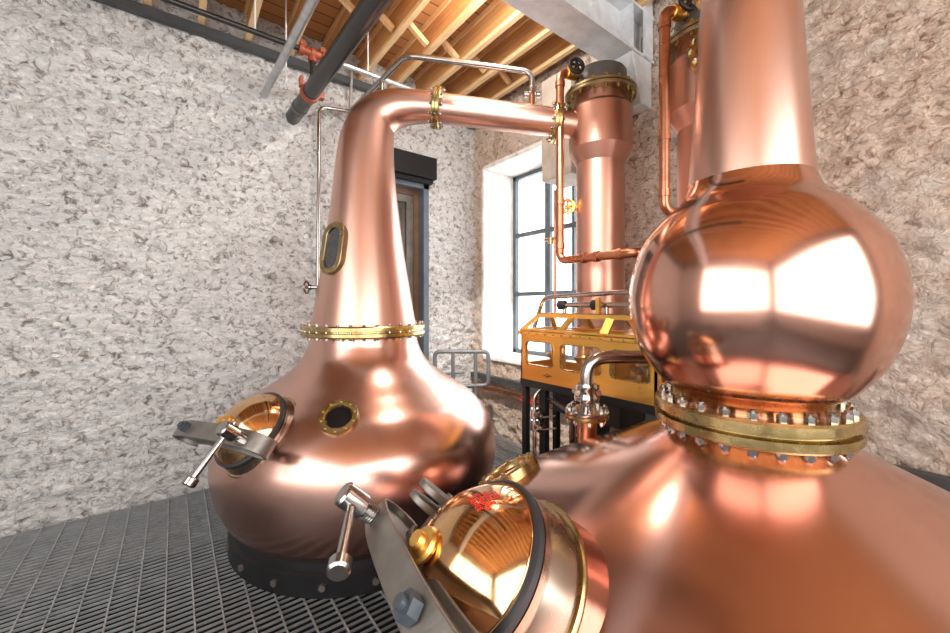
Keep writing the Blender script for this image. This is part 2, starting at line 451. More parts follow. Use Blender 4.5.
cb.hexa([(2.98, 1.72, 3.23), (3.15, 1.72, 3.23), (3.15, 1.95, 3.23), (3.06, 1.95, 3.23), (2.86, 1.72, zb), (3.15, 1.72, zb), (3.15, 1.95, zb), (2.86, 1.95, zb)])
struct(cb.build('beam_bearing', WHITEPAINT, None, 0, bevel=.01))
struct(MB().box((-2.6, YW - .10, 3.915), (XW, YW - .03, 3.985)).build('trim_2', TRAY, None, 0))

ORD = ['first', 'second', 'third', 'fourth', 'fifth', 'sixth', 'seventh', 'eighth', 'ninth', 'tenth', 'eleventh', 'twelfth', 'thirteenth', 'fourteenth', 'fifteenth', 'sixteenth']
JX = [2.98 - .35 * k for k in range(14)]
j0 = None
for k, x in enumerate(JX):
    lab = 'timber I-joist with a pale lower flange, %s joist counted from the window wall' % ORD[k]
    if j0 is None:
        j0 = thing('ceiling_joist', (x, 1.6, 4.0), lab, 'joist', 'ceiling joists')
        MB().box((x - .024, -2.5, 4.0), (x + .024, YW - .005, 4.038)).build('bottom_flange', PINE, j0, 0)
        MB().box((x - .006, -2.5, 4.038), (x + .006, YW - .005, 4.255)).build('web', OSB, j0, 0)
        MB().box((x - .028, -2.5, 4.255), (x + .028, YW - .005, 4.299)).build('top_flange', PINE, j0, 0)
    else:
        c = copy_tree(j0); c.location.x = x; c['label'] = lab
s0 = None
for k in range(13):
    lab = 'short diagonal timber strut between the %s and %s joists from the window wall' % (ORD[k], ORD[k + 1])
    xa, xb = JX[k + 1], JX[k]
    if s0 is None:
        s0 = MB().bar((xa + .03, 3.25, 4.24), (xb - .03, 3.25, 4.06), .045, .045, (0, 1, 0)).build('bridging_strut', PINE_STRUT, None, 0)
        tag(s0, lab, 'strut', 'bridging struts between the joists'); sx = s0.location.x - xa
    else:
        c = s0.copy(); COL.objects.link(c); c.location.x = xa + sx; c['label'] = lab

# ------------------------------------------------------------ pot stills
FW, RT = V((.605, .796, 0)), V((.796, -.605, 0))
def swept_neck(c, z0, r0, pts):
    """pts: (horizontal run along direction d, height, radius)"""
    pass
def manway(root, cen, n, flip, depth, handle_dir, lettering, skirt, ro=.254):
    """round copper door with its collar, gasket, clamp bar and screw; cen = middle of the gasket"""
    n = V(n).normalized(); u = V((-n.y, n.x, 0)).normalized(); v = n.cross(u)
    cen = V(cen)
    def P(a, b, h): return cen + u * a + v * b + n * h
    f = flip
    m = MB().lathe([(.19, -depth - .02), (ro - .012, -depth - .02), (ro - .016, -depth + .02), (.228, -.04), (.226, -.03), (.229, -.012), (.229, -.010), (.19, -.010)], cen, n, None, 72)
    col = m.build('manway_collar', COLLAR, root, 40)
    MB().lathe([(.225, -depth - .012), (ro - .004, -depth - .012), (ro, -depth - .006), (ro, -depth + .002), (ro - .004, -depth + .008), (.225, -depth + .008)], cen, n, None, 72).build('collar_ring', BRASS, col, 40)
    MB().lathe([(.20, -depth - .26)] + prof_curve([(ro + .03, -depth - .22), (ro + .008, -depth - .14), (ro - .002, -depth - .06), (ro - .006, -depth - .006)], 6) + [(.20, -depth - .006)], cen, n, None, 72).build('manway_neck', skirt, root, 60)
    MB().lathe([(.19, -.010), (.222, -.010), (.230, -.004), (.230, .014), (.222, .020), (.19, .020)], cen, n, None, 72).build('manway_gasket', RUBBER, root, 50)
    R = (.212 ** 2 + .13 ** 2) / (2 * .13); th = math.asin(.212 / R)
    pr = [(.0, .012), (.214, .012), (.216, .020), (.214, .026)] + [(R * math.sin(th * (1 - i / 16)), .022 + R * math.cos(th * (1 - i / 16)) - (R - .13)) for i in range(17)]
    pr[-1] = (0, pr[-1][1])
    door = MB().lathe(pr, cen, n, None, 72).build('manway_door', COPPER_GOLD, root, 40)
    # clamp bar: a flat cast arch whose side is recessed between two rims
    N = 26
    def arch(t): return .214 - .030 * abs(t) ** 3.0
    def loop(d, off, ends):
        top = []; bot = []
        for i in range(N + 1):
            t = -1 + 2 * i / N; a = f * .305 * t
            h = arch(t); th_ = .072 + .042 * abs(t) ** 2.5
            top.append((a, h - off)); bot.append((a, h - th_ * 1.35 + off))
        bot = bot[::-1]
        def cap(p, q, sgn):
            cx, cy = (p[0] + q[0]) / 2, (p[1] + q[1]) / 2; rr = math.hypot(p[0] - q[0], p[1] - q[1]) / 2
            a0 = math.atan2(p[1] - cy, p[0] - cx)
            return [(cx + rr * math.cos(a0 + sgn * PI * k / 8), cy + rr * math.sin(a0 + sgn * PI * k / 8)) for k in range(1, 8)]
        sg = -1 if f > 0 else 1
        return top + cap(top[-1], bot[0], sg) + bot + cap(bot[-1], top[0], sg)
    def ringmesh(b, lo, hi, d0, d1, width0, width1): pass
    outer = loop(0, 0, 0); inner = loop(0, .013, .05)
    b = MB()
    vb = -.162; w = .092
    sl = .07
    def skew(pts): return pts
    uu = u + v * sl
    b.ring(outer, inner, cen + v * (vb), uu, n, v, 0, w)
    b.prism(inner, cen + v * vb, uu, n, v, .022, w - .022)
    clamp = b.build('clamp_bar', CAST, root, 35, bevel=.004)
    # pivot bolt on the near end, screw with a tommy bar on the far end
    pa = f * .20
    pc = P(pa, vb + w / 2 + sl * pa, arch(.54) - .0)
    hexp = [(.030 * math.cos(PI / 3 * k), .030 * math.sin(PI / 3 * k)) for k in range(6)]
    MB().prism(hexp, pc, u, v, n, 0, .030).cyl(pc + n * .03, pc + n * .045, .015, 16).build('pivot_bolt', DARKBLUE, clamp, 30)
    sa = -f * .285
    sc = P(sa, vb + w / 2 + sl * sa - .005, .165)
    s = MB()
    pr = [(0, -.16), (.019, -.16), (.019, .01)]
    for k in range(7): pr += [(.030, .018 + k * .008), (.025, .022 + k * .008)]
    pr += [(.026, .075)]
    s.lathe(pr + [(0, .075)], sc, n, None, 28)
    screw = s.build('clamp_screw', STEEL, root, 30)
    s = MB().lathe([(0, .07), (.032, .07), (.038, .076), (.038, .150), (.032, .157), (0, .157)], sc, n, None, 28)
    s.build('screw_head', STEEL, screw, 35)
    hd = V(handle_dir).normalized() if handle_dir is not None else (-v)
    hd = (hd - n * hd.dot(n)).normalized()
    hc = sc + n * .115
    MB().cyl(hc - hd * .045, hc + hd * .235, .0145, 18).build('tommy_bar', STEEL, screw, 40)
    MB().lathe([(0, -.012), (.024, -.012), (.030, -.006), (.030, .022), (.024, .028), (0, .028)], hc + hd * .235, hd, None, 24).build('bar_end', STEEL, screw, 35)
    # lug block on the collar carrying the screw
    if lettering:
        b = MB()
        lp = [(-.045, -.08), (.045, -.08), (.045, .05)] + [(.045 * math.cos(PI * k / 8), .05 + .045 * math.sin(PI * k / 8)) for k in range(1, 8)] + [(-.045, .05)]
        for d in (-.034, .010):
            b.prism([(p[1], p[0]) for p in lp], P(sa * .86, .01, .06), n, u, v, d, d + .024)
        b.prism([(-.05, -.06), (.05, -.06), (.05, .10), (-.05, .10)], P(sa * .93, -.05, -.02), u, v, n, -.045, .035)
        b.build('hinge_lug', CAST, root, 35, bevel=.004)
    # brass relief valve on the middle of the door
    kc = P(-f * .0, -.045, .115)
    pr = [(0, -.01), (.045, -.01), (.045, .012), (.030, .018), (.030, .030), (.043, .034), (.047, .045), (.043, .056), (.024, .060), (.022, .078), (0, .080)]
    rvlv = MB().lathe(pr, kc, n, None, 36).build('relief_valve', BRASS_SAFE, root, 35)
    MB().prism([(.043 * math.cos(PI / 3 * k), .043 * math.sin(PI / 3 * k)) for k in range(6)], kc, u, v, n, .0, .022).build('valve_nut', BRASS_SAFE, rvlv, 30)
    if lettering:
        # red lettering too small to read: rows of little strokes lying on the dome
        b = MB(); rng = random.Random(5)
        def on_dome(a, c, lift=.0012):
            r2 = a * a + c * c
            return P(a, c, .022 + math.sqrt(R * R - r2) - (R - .13) + lift)
        rows = [(.158, .022), (.141, .036), (.124, .042), (.107, .036)]
        for c0, half in rows:
            a = -half + .018
            while a < half + .012:
                wv = rng.choice((.005, .007, .009)); h = .0115
                for (aa, ca, ab, cb2) in rng.sample([(a, c0, a, c0 + h), (a + wv, c0, a + wv, c0 + h), (a, c0 + h, a + wv, c0 + h), (a, c0 + h / 2, a + wv, c0 + h / 2), (a, c0, a + wv, c0)], 4):
                    t = .0014
                    dx, dy = ab - aa, cb2 - ca; L = math.hypot(dx, dy); nx, ny = -dy / L * t, dx / L * t
                    b.add([on_dome(aa + nx, ca + ny), on_dome(ab + nx, cb2 + ny), on_dome(ab - nx, cb2 - ny), on_dome(aa - nx, ca - ny)], [(0, 1, 2, 3)])
                a += wv + .005
        o = b.build('lettering', REDINK, door, 0); o['label'] = 'small block of red lettering'

def port(root, cen, n, r, glassmat, bolts=8):
    n = V(n).normalized()
    ring = MB().lathe([(r * .60, -.05), (r, -.05), (r, .028), (r * .96, .036), (r * .72, .036), (r * .66, .028), (r * .62, .012)], cen, n, None, 56).build('port_ring', BRASS, root, 35)
    MB().lathe([(0, .0), (r * .66, .0), (r * .66, .012), (0, .012)], V(cen), n, None, 48).build('port_glass', glassmat, ring, 30)
    bolt_ring(cen, n, r * .84, bolts, .012, .036, r * .075, BRASS, ring, 0, .45)

def toward_cam(c, phi):
    a = V((-c[0], -c[1], 0)).normalized(); s = V((-a.y, a.x, 0))  # s points right in the picture
    return a * math.cos(phi) + s * math.sin(phi)

# --- the large still standing free in the left half
C1 = V((1.169, 2.942, 0))
still = thing('pot_still', C1, 'large copper pot still with a tall tapering swan neck standing free by the stone wall', 'still', 'copper pot stills')
bp = [(.86, .165), (.93, .25), (.985, .39), (1.005, .55), (.962, .74), (.835, .90), (.68, 1.01), (.55, 1.10), (.455, 1.20), (.408, 1.30), (.392, 1.375)]
MB().lathe([(.0, .165)] + prof_curve(bp, 10) + [(.0, 1.375)], C1, (0, 0, 1), None, 128).build('body', COPPER, still, 60)
base = MB().lathe([(0, .0), (.90, .0), (.90, .12), (.875, .13), (.87, .175), (0, .175)], C1, (0, 0, 1), None, 96).build('base_ring', BLACK, still, 35)
for k in range(20):
    a = 2 * PI * k / 20; q = C1 + V((math.cos(a) * .895, math.sin(a) * .895, .065)); MB().cyl(q, q + V((math.cos(a), math.sin(a), 0)) * .02, .020, 6).build('bolt', CAST, base, 0)
fl = MB().lathe([(.35, 1.375), (.452, 1.375), (.460, 1.383), (.460, 1.405), (.44, 1.410), (.44, 1.418), (.460, 1.423), (.460, 1.446), (.452, 1.454), (.35, 1.454)], C1, (0, 0, 1), None, 96).build('neck_flange', BRASS, still, 30)
bolt_ring(C1, (0, 0, 1), .440, 32, 1.375, 1.454, .013, STEEL, fl, 0, .7)
A = RT.copy()   # the arm runs across the picture
nk = [(0, 1.44, .392), (0, 1.57, .368), (0, 2.02, .295), (0, 2.40, .247), (.004, 2.70, .218), (.028, 2.90, .197), (.092, 3.035, .172), (.205, 3.105, .148), (.36, 3.127, .126), (.545, 3.122, .113)]
cp = catmull([(a, z, r) for a, z, r in nk], 8)
MB().tube([C1 + A * p.x + V((0, 0, p.y)) for p in cp], [p.z for p in cp], 72).build('neck', COPPER_NECK, still, 60)
# oval sight glass
z = 2.0; d = toward_cam(C1, -.79); tilt = .165
nn = (d * math.cos(tilt) + V((0, 0, math.sin(tilt)))).normalized(); hx = V((0, 0, 1)).cross(nn).normalized(); hy = nn.cross(hx)
oc = C1 + d * (.296) + V((0, 0, z))
def stad(w, h, n=12):
    out = []
    for k in range(n + 1): t = PI * k / n; out.append((w * math.cos(t), h - w + w * math.sin(t)))
    for k in range(n + 1): t = PI + PI * k / n; out.append((w * math.cos(t), -h + w + w * math.sin(t)))
    return out
sg = MB().ring(stad(.108, .192), stad(.066, .148), oc, hx, hy, nn, -.06, .026).build('sight_glass_frame', BRONZE, still, 35, bevel=.004)
MB().prism(stad(.068, .150), oc, hx, hy, nn, .004, .012).build('sight_glass', MIRRORGLASS, sg, 30)
src = MB().cyl(still.location + nn * .026, still.location + nn * .036, .009, 6).build('bolt', BRASS, sg, 30)
ms = []
bo = stad(.089, .173, 6)
for a, b in bo: ms.append(Matrix.Translation(oc - C1 + hx * a + hy * b))
src.matrix_local = ms[0]; spread(src, ms[1:], sg)
# round port on the shoulder
d = toward_cam(C1, -.185); nn = (d * .70 + V((0, 0, .71))).normalized()
port(still, C1 + d * .775 + V((0, 0, .945)), nn, .112, DARKGLASS, 10)
# manway on the left shoulder
d = toward_cam(C1, -.80)
nn = (d * math.cos(.72) + V((0, 0, math.sin(.72)))).normalized()
manway(still, C1 + d * .885 + V((0, 0, .885)), nn, -1, .08, None, False, COPPER)
# little vent valve on the neck
d = -RT; vz = 1.735; vp = C1 + d * .345 + V((0, 0, vz)) - FW * .05
vv = MB().cyl(vp, vp + d * .075, .014, 14).cyl(vp + d * .05, vp + d * .06, .022, 14).build('vent_valve', STEEL, still, 35)
hw = MB().tube([vp + d * .085 + (FW * math.cos(t) + V((0, 0, 1)) * math.sin(t)) * .045 for t in [2 * PI * k / 24 for k in range(25)]], .007, 8)
hw.bar(vp + d * .085 - FW * .045, vp + d * .085 + FW * .045, .01, .008); hw.cyl(vp + d * .07, vp + d * .092, .012, 12)
hw.build('handwheel', BRONZE, vv, 40)

# --- lyne arm of the large still
z_of = lambda s: 3.122 - .122 * (s - .545)
pa = lambda s: C1 + A * s + V((0, 0, z_of(s)))
arm = thing('lyne_arm', pa(.56), 'long copper lyne arm running from the swan neck to the near condenser', 'pipe')
adir = (pa(1.6) - pa(.6)).normalized()
MB().tube([pa(.55), pa(1.1), pa(1.72)], [.112, .108, .102], 48).build('arm_tube', COPPER_NECK, arm, 60)
for s in (.56, 1.475):
    fo = MB().lathe([(.10, -.028), (.150, -.028), (.154, -.022), (.154, -.006), (.14, -.003), (.14, .003), (.154, .006), (.154, .022), (.150, .028), (.10, .028)], pa(s), adir, None, 56).build('arm_flange', BRASS, arm, 30)
    bolt_ring(pa(s), adir, .134, 12, -.028, .028, .012, STEEL, fo, .2)

# --- condensers
def condenser(c, label, zbot):
    c = V(c)
    t = thing('condenser', c, label, 'condenser', 'copper shell condensers')
    MB().lathe([(0, zbot), (.18, zbot), (.18, 1.66), (.19, 1.66), (.19, 1.69), (.18, 1.69), (.18, 2.685), (.236, 2.79), (.236, 3.09), (.212, 3.118), (.192, 3.122), (.192, 3.21), (0, 3.21)], c, (0, 0, 1), None, 72).build('shell', COPPER_SHELL, t, 14)
    fl = MB().lathe([(.16, 3.190), (.262, 3.190), (.266, 3.196), (.266, 3.212), (.254, 3.216), (.266, 3.220), (.266, 3.236), (.262, 3.242), (.16, 3.242)], c, (0, 0, 1), None, 72).build('top_flange', BRONZE, t, 30)
    bolt_ring(c, (0, 0, 1), .240, 16, 3.190, 3.242, .014, BRASS, fl)
    MB().lathe([(0, 3.24), (.195, 3.24), (.195, 3.375), (.185, 3.39), (0, 3.39)], c, (0, 0, 1), None, 56).build('cap', GREYCAP, t, 35)
    MB().lathe([(0, zbot - .06), (.24, zbot - .06), (.24, zbot + .005), (0, zbot + .005)], c, (0, 0, 1), None, 48).build('base_flange', BRONZE, t, 30)
    if zbot < 1:
        for k in range(4):
            a = PI / 4 + PI / 2 * k; q = c + V((math.cos(a) * .19, math.sin(a) * .19, 0)); MB().box((q.x - .025, q.y - .025, 0), (q.x + .025, q.y + .025, zbot - .055)).build('stand_leg', BLACK, t, 0)
    else:
        for z in (1.35, 2.3): MB().box((c.x + .17, c.y - .03, z), (XW - .01, c.y + .03, z + .05)).build('wall_bracket', BLACK, t, 0)
    return t
CA, CB = (2.63, 1.855, 0), (2.64, 1.07, 0)
ca = condenser(CA, 'tall copper condenser with bolted flange and dark cap, at the long arm end', .9)
# brass handwheel on its side
wd = V((-.75, .66, 0)).normalized(); wp = V(CA) + wd * .17 + V((0, 0, 2.36))
vv = MB().cyl(wp, wp + wd * .10, .016, 16).cyl(wp + wd * .02, wp + wd * .05, .03, 16).cyl(wp + wd * .085, wp + wd * .085 + V((-.55, -.83, .1)) * .04, .013, 12).build('drain_valve', BRASS_SAFE, ca, 35)
wa = V((-.55, -.83, .1)).normalized(); wc = wp + wd * .085 + wa * .03
hx_, hy_, _ = frame(wa)
hw = MB().tube([wc + (hx_ * math.cos(t) + hy_ * math.sin(t)) * .050 for t in [2 * PI * k / 28 for k in range(29)]], .012, 8)
for k in range(3): q = hx_ * math.cos(PI * k / 3) + hy_ * math.sin(PI * k / 3); hw.bar(wc - q * .050, wc + q * .050, .012, .01)
hw.build('handwheel', BRASS_SAFE, vv, 40)
cb_ = condenser(CB, 'second copper condenser, farther right, behind the bulbous still', 1.12)

# --- copper cooling pipes with their valves
def cooling_pipe(c, zbot, run, label):
    c = V(c); p = c + V((-.338, .11, 0)); zt = 3.30
    t = thing('copper_pipe', (p.x, p.y, zbot), label, 'pipe', 'copper cooling pipes')
    end = c + V((-.15, .05, zt + .045))
    pts = [(XW - .01, p.y + run, zbot), (p.x, p.y + run, zbot), (p.x, p.y, zbot), (p.x, p.y, zt + .045), end]
    if run == 0: pts = [(p.x + .17, p.y - .06, zbot), (p.x, p.y, zbot), (p.x, p.y, zt + .045), end]
    MB().tube(bend(pts, .07), .030, 24).build('pipe_run', COPPER_PIPE, t, 50)
    for a, b in (((p.x, p.y, zbot + .09), (p.x, p.y, zbot + .13)), ((p.x, p.y, zt - .07), (p.x, p.y, zt - .03)), ((p.x, p.y, zbot + .42), (p.x, p.y, zbot + .45))):
        MB().cyl(a, b, .036, 24).build('pipe_collar', COPPER_PIPE, t, 40)
    if run:
        for s in (.33, .5, .78): MB().cyl((p.x, p.y + run * s, zbot), (p.x, p.y + run * s - .03, zbot), .037, 24).build('pipe_collar', COPPER_PIPE, t, 40)
    vb = p + V((.09, -.03, zt + .045)); wdir = V((-.45, -.89, .05)).normalized()
    vlv = MB().cyl(vb - V((.04, -.013, 0)), vb + V((.04, -.013, 0)), .042, 20, .006).cyl(vb, vb + wdir * .10, .020, 16).cyl(vb + wdir * .02, vb + wdir * .05, .034, 6).build('valve_body', BRASS_SAFE, t, 35)
    hx, hy, _ = frame(wdir); w = vb + wdir * .095
    hw = MB().tube([w + (hx * math.cos(q) + hy * math.sin(q)) * .050 for q in [2 * PI * k / 28 for k in range(29)]], .013, 10)
    for k in range(5): q = 2 * PI * k / 5; hw.bar(w, w + (hx * math.cos(q) + hy * math.sin(q)) * .050, .016, .012)
    hw.cyl(w - wdir * .01, w + wdir * .012, .018, 14)
    hw.build('handwheel', BLACK, vlv, 40)
    return t
cooling_pipe(CA, 1.93, -.62, 'copper pipe rising beside the near condenser to a black handwheel valve')
cooling_pipe(CB, 2.15, 0, 'copper pipe rising beside the far-right condenser to its black handwheel')

# --- the spirit still in the right foreground
C2 = V((1.698, .556, 0))
st2 = thing('pot_still', C2, 'foreground copper still with a round bulb above its broad shoulder and a gold manway door', 'still', 'copper pot stills')
bp = [(.95, .12), (1.15, .22), (1.255, .36), (1.27, .46), (1.22, .57), (1.09, .695), (.905, .81), (.71, .915), (.52, 1.01), (.38, 1.08), (.30, 1.122), (.275, 1.15)]
MB().lathe([(0, .12)] + prof_curve(bp, 10) + [(.268, 1.165), (0, 1.165)], C2, (0, 0, 1), None, 160).build('body', COPPER_BROAD, st2, 40)
MB().lathe([(0, 0), (.97, 0), (.97, .10), (.94, .13), (0, .13)], C2, (0, 0, 1), None, 96).build('base_ring', BLACK, st2, 35)
fl = MB().lathe([(.2, 1.155), (.308, 1.155), (.316, 1.163), (.316, 1.190), (.295, 1.195), (.295, 1.205), (.316, 1.210), (.316, 1.237), (.308, 1.245), (.2, 1.245)], C2, (0, 0, 1), None, 80).build('neck_flange', BRASS, st2, 30)
bolt_ring(C2, (0, 0, 1), .285, 24, 1.155, 1.245, .016, STEEL, fl, .1)
MB().lathe(prof_curve([(.235, 1.24), (.245, 1.275), (.30, 1.32), (.365, 1.41), (.405, 1.53), (.412, 1.66), (.375, 1.81), (.30, 1.92), (.225, 1.99), (.195, 2.06)], 10), C2, (0, 0, 1), None, 128).build('bulb', COPPER_SHINY, st2, 60)
d2 = V((CB[0] - C2.x, CB[1] - C2.y, 0)); L2 = d2.length; d2.normalize()
nk = [(0, 2.05, .197), (0, 2.3, .180), (0, 2.65, .158), (.004, 2.85, .146), (.03, 2.98, .136), (.10, 3.06, .126), (.22, 3.10, .116), (.38, 3.10, .108)]
cp = catmull(nk, 8)
MB().tube([C2 + d2 * p.x + V((0, 0, p.y)) for p in cp], [p.z for p in cp], 56).build('neck', COPPER_NECK, st2, 60)
arm2 = thing('lyne_arm', C2 + d2 * .4 + V((0, 0, 3.1)), 'short copper lyne arm from the bulbous still to the far-right condenser', 'pipe')
e = C2 + d2 * (L2 - .15) + V((0, 0, 2.96)); s_ = C2 + d2 * .37 + V((0, 0, 3.10)); ad = (e - s_).normalized()
MB().tube([s_, e], [.107, .102], 40).build('arm_tube', COPPER_NECK, arm2, 60)
for q in (.02, .40):
    fo = MB().lathe([(.09, -.026), (.148, -.026), (.148, .026), (.09, .026)], s_ + ad * q, ad, None, 48).build('arm_flange', BRASS, arm2, 30)
    bolt_ring(s_ + ad * q, ad, .130, 12, -.026, .026, .012, STEEL, fo)
manway(st2, (.656, .858, .90), (-.695, .186, .695), 1, .14, (-.119, -.229, -.058), True, COPPER_BROAD, .256)
az = math.radians(118)
nn = V((math.cos(az) * .52, math.sin(az) * .52, .85))
port(st2, C2 + V((math.cos(az) * .94, math.sin(az) * .94, .795)), nn, .15, DARKGLASS, 10)
NZ = V((1.695, 1.274, 0))
nz = MB().lathe([(0, .84), (.050, .84), (.050, 1.03), (0, 1.03)], NZ, (0, 0, 1), None, 32).build('nozzle', COPPER_PIPE, st2, 40)
MB().lathe([(.045, 1.02), (.108, 1.02), (.110, 1.024), (.110, 1.040), (.045, 1.040)], NZ, (0, 0, 1), None, 48).build('nozzle_flange', BRASS, nz, 35)
sp = thing('stainless_pipe', NZ + V((0, 0, 1.04)), 'fat stainless steel elbow pipe standing on the foreground still and passing behind its bulb', 'pipe')
MB().lathe([(0, 1.040), (.108, 1.040), (.110, 1.044), (.110, 1.058), (.106, 1.062), (0, 1.062)], NZ, (0, 0, 1), None, 48).build('pipe_flange', STEEL, sp, 35)
bolt_ring(NZ, (0, 0, 1), .088, 8, 1.018, 1.062, .014, STEEL, sp)
MB().tube(bend([NZ + V((0, 0, 1.05)), NZ + V((0, 0, 1.331)), (2.003, 1.04, 1.331), (2.20, .99, 1.328), (2.47, 1.05, 1.325)], .11, 12), .034, 28).build('pipe_run', STEEL, sp, 60)
MB().lathe([(.03, 1.10), (.048, 1.10), (.052, 1.115), (.048, 1.13), (.044, 1.15), (.048, 1.165), (.052, 1.18), (.048, 1.195), (.03, 1.195)], NZ, (0, 0, 1), None, 32).build('clamp_ferrule', STEEL, sp, 35)
for k in range(2):
    q = NZ + RT * (.055 if k else -.055) + V((0, 0, 1.148)); MB().cyl(q - FW * .02, q + FW * .03, .018, 12, .004).cyl(q - V((0, 0, .04)), q + V((0, 0, .04)), .010, 10).build('clamp_nut', STEEL, sp, 35)

# ------------------------------------------------------------ spirit safe on its black stand
X0, X1, Y0, Y1, ZB, ZT = 1.985, 2.36, 1.06, 2.064, 1.075, 1.395
sf = thing('spirit_safe', ((X0 + X1) / 2, (Y0 + Y1) / 2, 0), 'glazed polished brass spirit safe on a black steel stand below the near condenser', 'spirit safe')
ex, ey, ez = V((1, 0, 0)), V((0, 1, 0)), V((0, 0, 1))
def panel(cells, hole_of, o, ux, uy, un, th):
    b = MB(); holes = []
    for (a0, b0, a1, b1) in cells:
        h = hole_of(a0, b0, a1, b1); hp0 = rrect(*h, .028, 6); holes.append(h); hp = []
        for i_, p_ in enumerate(hp0):
            q_ = hp0[(i_ + 1) % len(hp0)]; m_ = 12 if math.hypot(q_[0] - p_[0], q_[1] - p_[1]) > .03 else 1
            hp += [(p_[0] + (q_[0] - p_[0]) * w_ / m_, p_[1] + (q_[1] - p_[1]) * w_ / m_) for w_ in range(m_)]
        cx, cy = (a0 + a1) / 2, (b0 + b1) / 2; op = []
        for x, y in hp:
            hx, hy = (h[0] + h[2]) / 2, (h[1] + h[3]) / 2
            dx, dy = x - hx, y - hy
            k = []
            if dx > 1e-9: k.append((a1 - hx) / dx)
            if dx < -1e-9: k.append((a0 - hx) / dx)
            if dy > 1e-9: k.append((b1 - hy) / dy)
            if dy < -1e-9: k.append((b0 - hy) / dy)
            t = min(k); op.append((hx + dx * t, hy + dy * t))
        b.ring(op, hp, o, ux, uy, un, -th, 0)
        # square the corners left by the radial cut
        for (px, py) in ((a0, b0), (a1, b0), (a1, b1), (a0, b1)):
            near = sorted(op, key=lambda q: (q[0] - px) ** 2 + (q[1] - py) ** 2)
            qa = [q for q in near if abs(q[0] - px) < 1e-6][0:1]; qb = [q for q in near if abs(q[1] - py) < 1e-6][0:1]
            if qa and qb and qa != qb:
                tri = [(px, py), qa[0], qb[0]]
                b.prism(tri, o, ux, uy, un, -th, 0)
    return b, holes
L = Y1 - Y0; Hh = ZT - ZB
cells = [(0, 0, .335, Hh), (.335, 0, .70, Hh), (.70, 0, L, Hh)]
b, holes = panel(cells, lambda a0, b0, a1, b1: (a0 + (.058 if a0 == 0 else .035), .112, a1 - .035, b1 - .052), V((X0, Y1, ZB)), -ey, ez, -ex, .012)
fp = b.build('front_panel', BRASS_SAFE, sf, 30)
for h in holes:
    MB().prism(rrect(h[0] - .008, h[1] - .008, h[2] + .008, h[3] + .008, .03), V((X0 + .016, Y1, ZB)), -ey, ez, -ex, -.004, 0).build('window_pane', GLASS, fp, 0)
    MB().ring(rrect(h[0] - .007, h[1] - .007, h[2] + .007, h[3] + .007, .034, 6), rrect(h[0], h[1], h[2], h[3], .028, 6), V((X0, Y1, ZB)), -ey, ez, -ex, 0, .006).build('window_bezel', BRASS, fp, 30)
# small oval emblem with two wings
em = MB(); o = V((X0 - .0012, 1.812, ZB + .052))
ov = [(.017 * math.cos(t), .013 * math.sin(t)) for t in [2 * PI * k / 24 for k in range(24)]]; iv = [(.010 * math.cos(t), .005 * math.sin(t) + .003) for t in [2 * PI * k / 24 for k in range(24)]]
em.ring(ov, iv, o, -ey, ez, -ex, 0, .0008)
for sg_ in (-1, 1): em.prism([(sg_ * .015, .003), (sg_ * .034, .006 * sg_ - .001), (sg_ * .038, .001 * sg_ - .002), (sg_ * .034, -.004), (sg_ * .015, -.003)][::sg_], o, -ey, ez, -ex, 0, .0008)
e_ = em.build('emblem', DARKINK, fp, 0); e_['label'] = 'small dark oval emblem with two wings'
b, holes = panel([(0, 0, X1 - X0, Hh)], lambda a0, b0, a1, b1: (.05, .112, a1 - .05, b1 - .052), V((X0, Y0, ZB)), ex, ez, -ey, .012)
b.build('end_panel', BRASS_SAFE, sf, 30)
b, holes = panel([(0, 0, X1 - X0, Hh)], lambda a0, b0, a1, b1: (.05, .112, a1 - .05, b1 - .052), V((X0, Y1 - .012, ZB)), ex, ez, -ey, .012)
b.build('end_panel', BRASS_SAFE, sf, 30)
bk = MB(); bk.box((X1 - .012, Y0, ZB), (X1, Y1, ZB + .10)); bk.box((X1 - .012, Y0, ZT - .04), (X1, Y1, ZT))
bk.box((X1 - .012, Y0, ZB + .10), (X1, Y1 - .40, ZT - .04)); bk.box((X1 - .012, Y1 - .05, ZB + .10), (X1, Y1, ZT - .04))
bk.build('back_panel', BRASS_SAFE, sf, 0)
MB().box((X0 + .005, Y0 + .005, ZB), (X1 - .005, Y1 - .005, ZB + .014)).build('base_tray', BRASS, sf, 0)
# cornice and the sloping glazed roof
cn = MB()
cn.box((X0 - .018, Y0 - .018, ZT - .004), (X0 + .03, Y1 + .018, ZT + .022)); cn.box((X1 - .03, Y0 - .018, ZT - .004), (X1 + .018, Y1 + .018, ZT + .022))
cn.box((X0 + .03, Y0 - .018, ZT - .004), (X1 - .03, Y0 + .03, ZT + .022)); cn.box((X0 + .03, Y1 - .03, ZT - .004), (X1 - .03, Y1 + .018, ZT + .022))
cornice = cn.build('cornice', BRASS_SAFE, sf, 0, bevel=.005)
src = MB().cyl(sf.location, sf.location - ex * .008, .007, 8).build('rivet', BRASS, cornice, 30)
ms = [Matrix.Translation(V((X0 - .018, Y0 + .03 + (L - .06) * k / 13, ZT + .009)) - sf.location) for k in range(14)]
src.matrix_local = ms[0]; spread(src, ms[1:], cornice)
RA = [(X0, Y1, ZT + .02), (X0, Y0, ZT + .02), (X1, Y0, ZT + .02), (X1, Y1, ZT + .02)]
RB = [(X0 + .12, Y1 - .06, 1.525), (X0 + .12, Y0 + .06, 1.525), (X1 - .12, Y0 + .06, 1.525), (X1 - .12, Y1 - .06, 1.525)]
rb_ = MB()
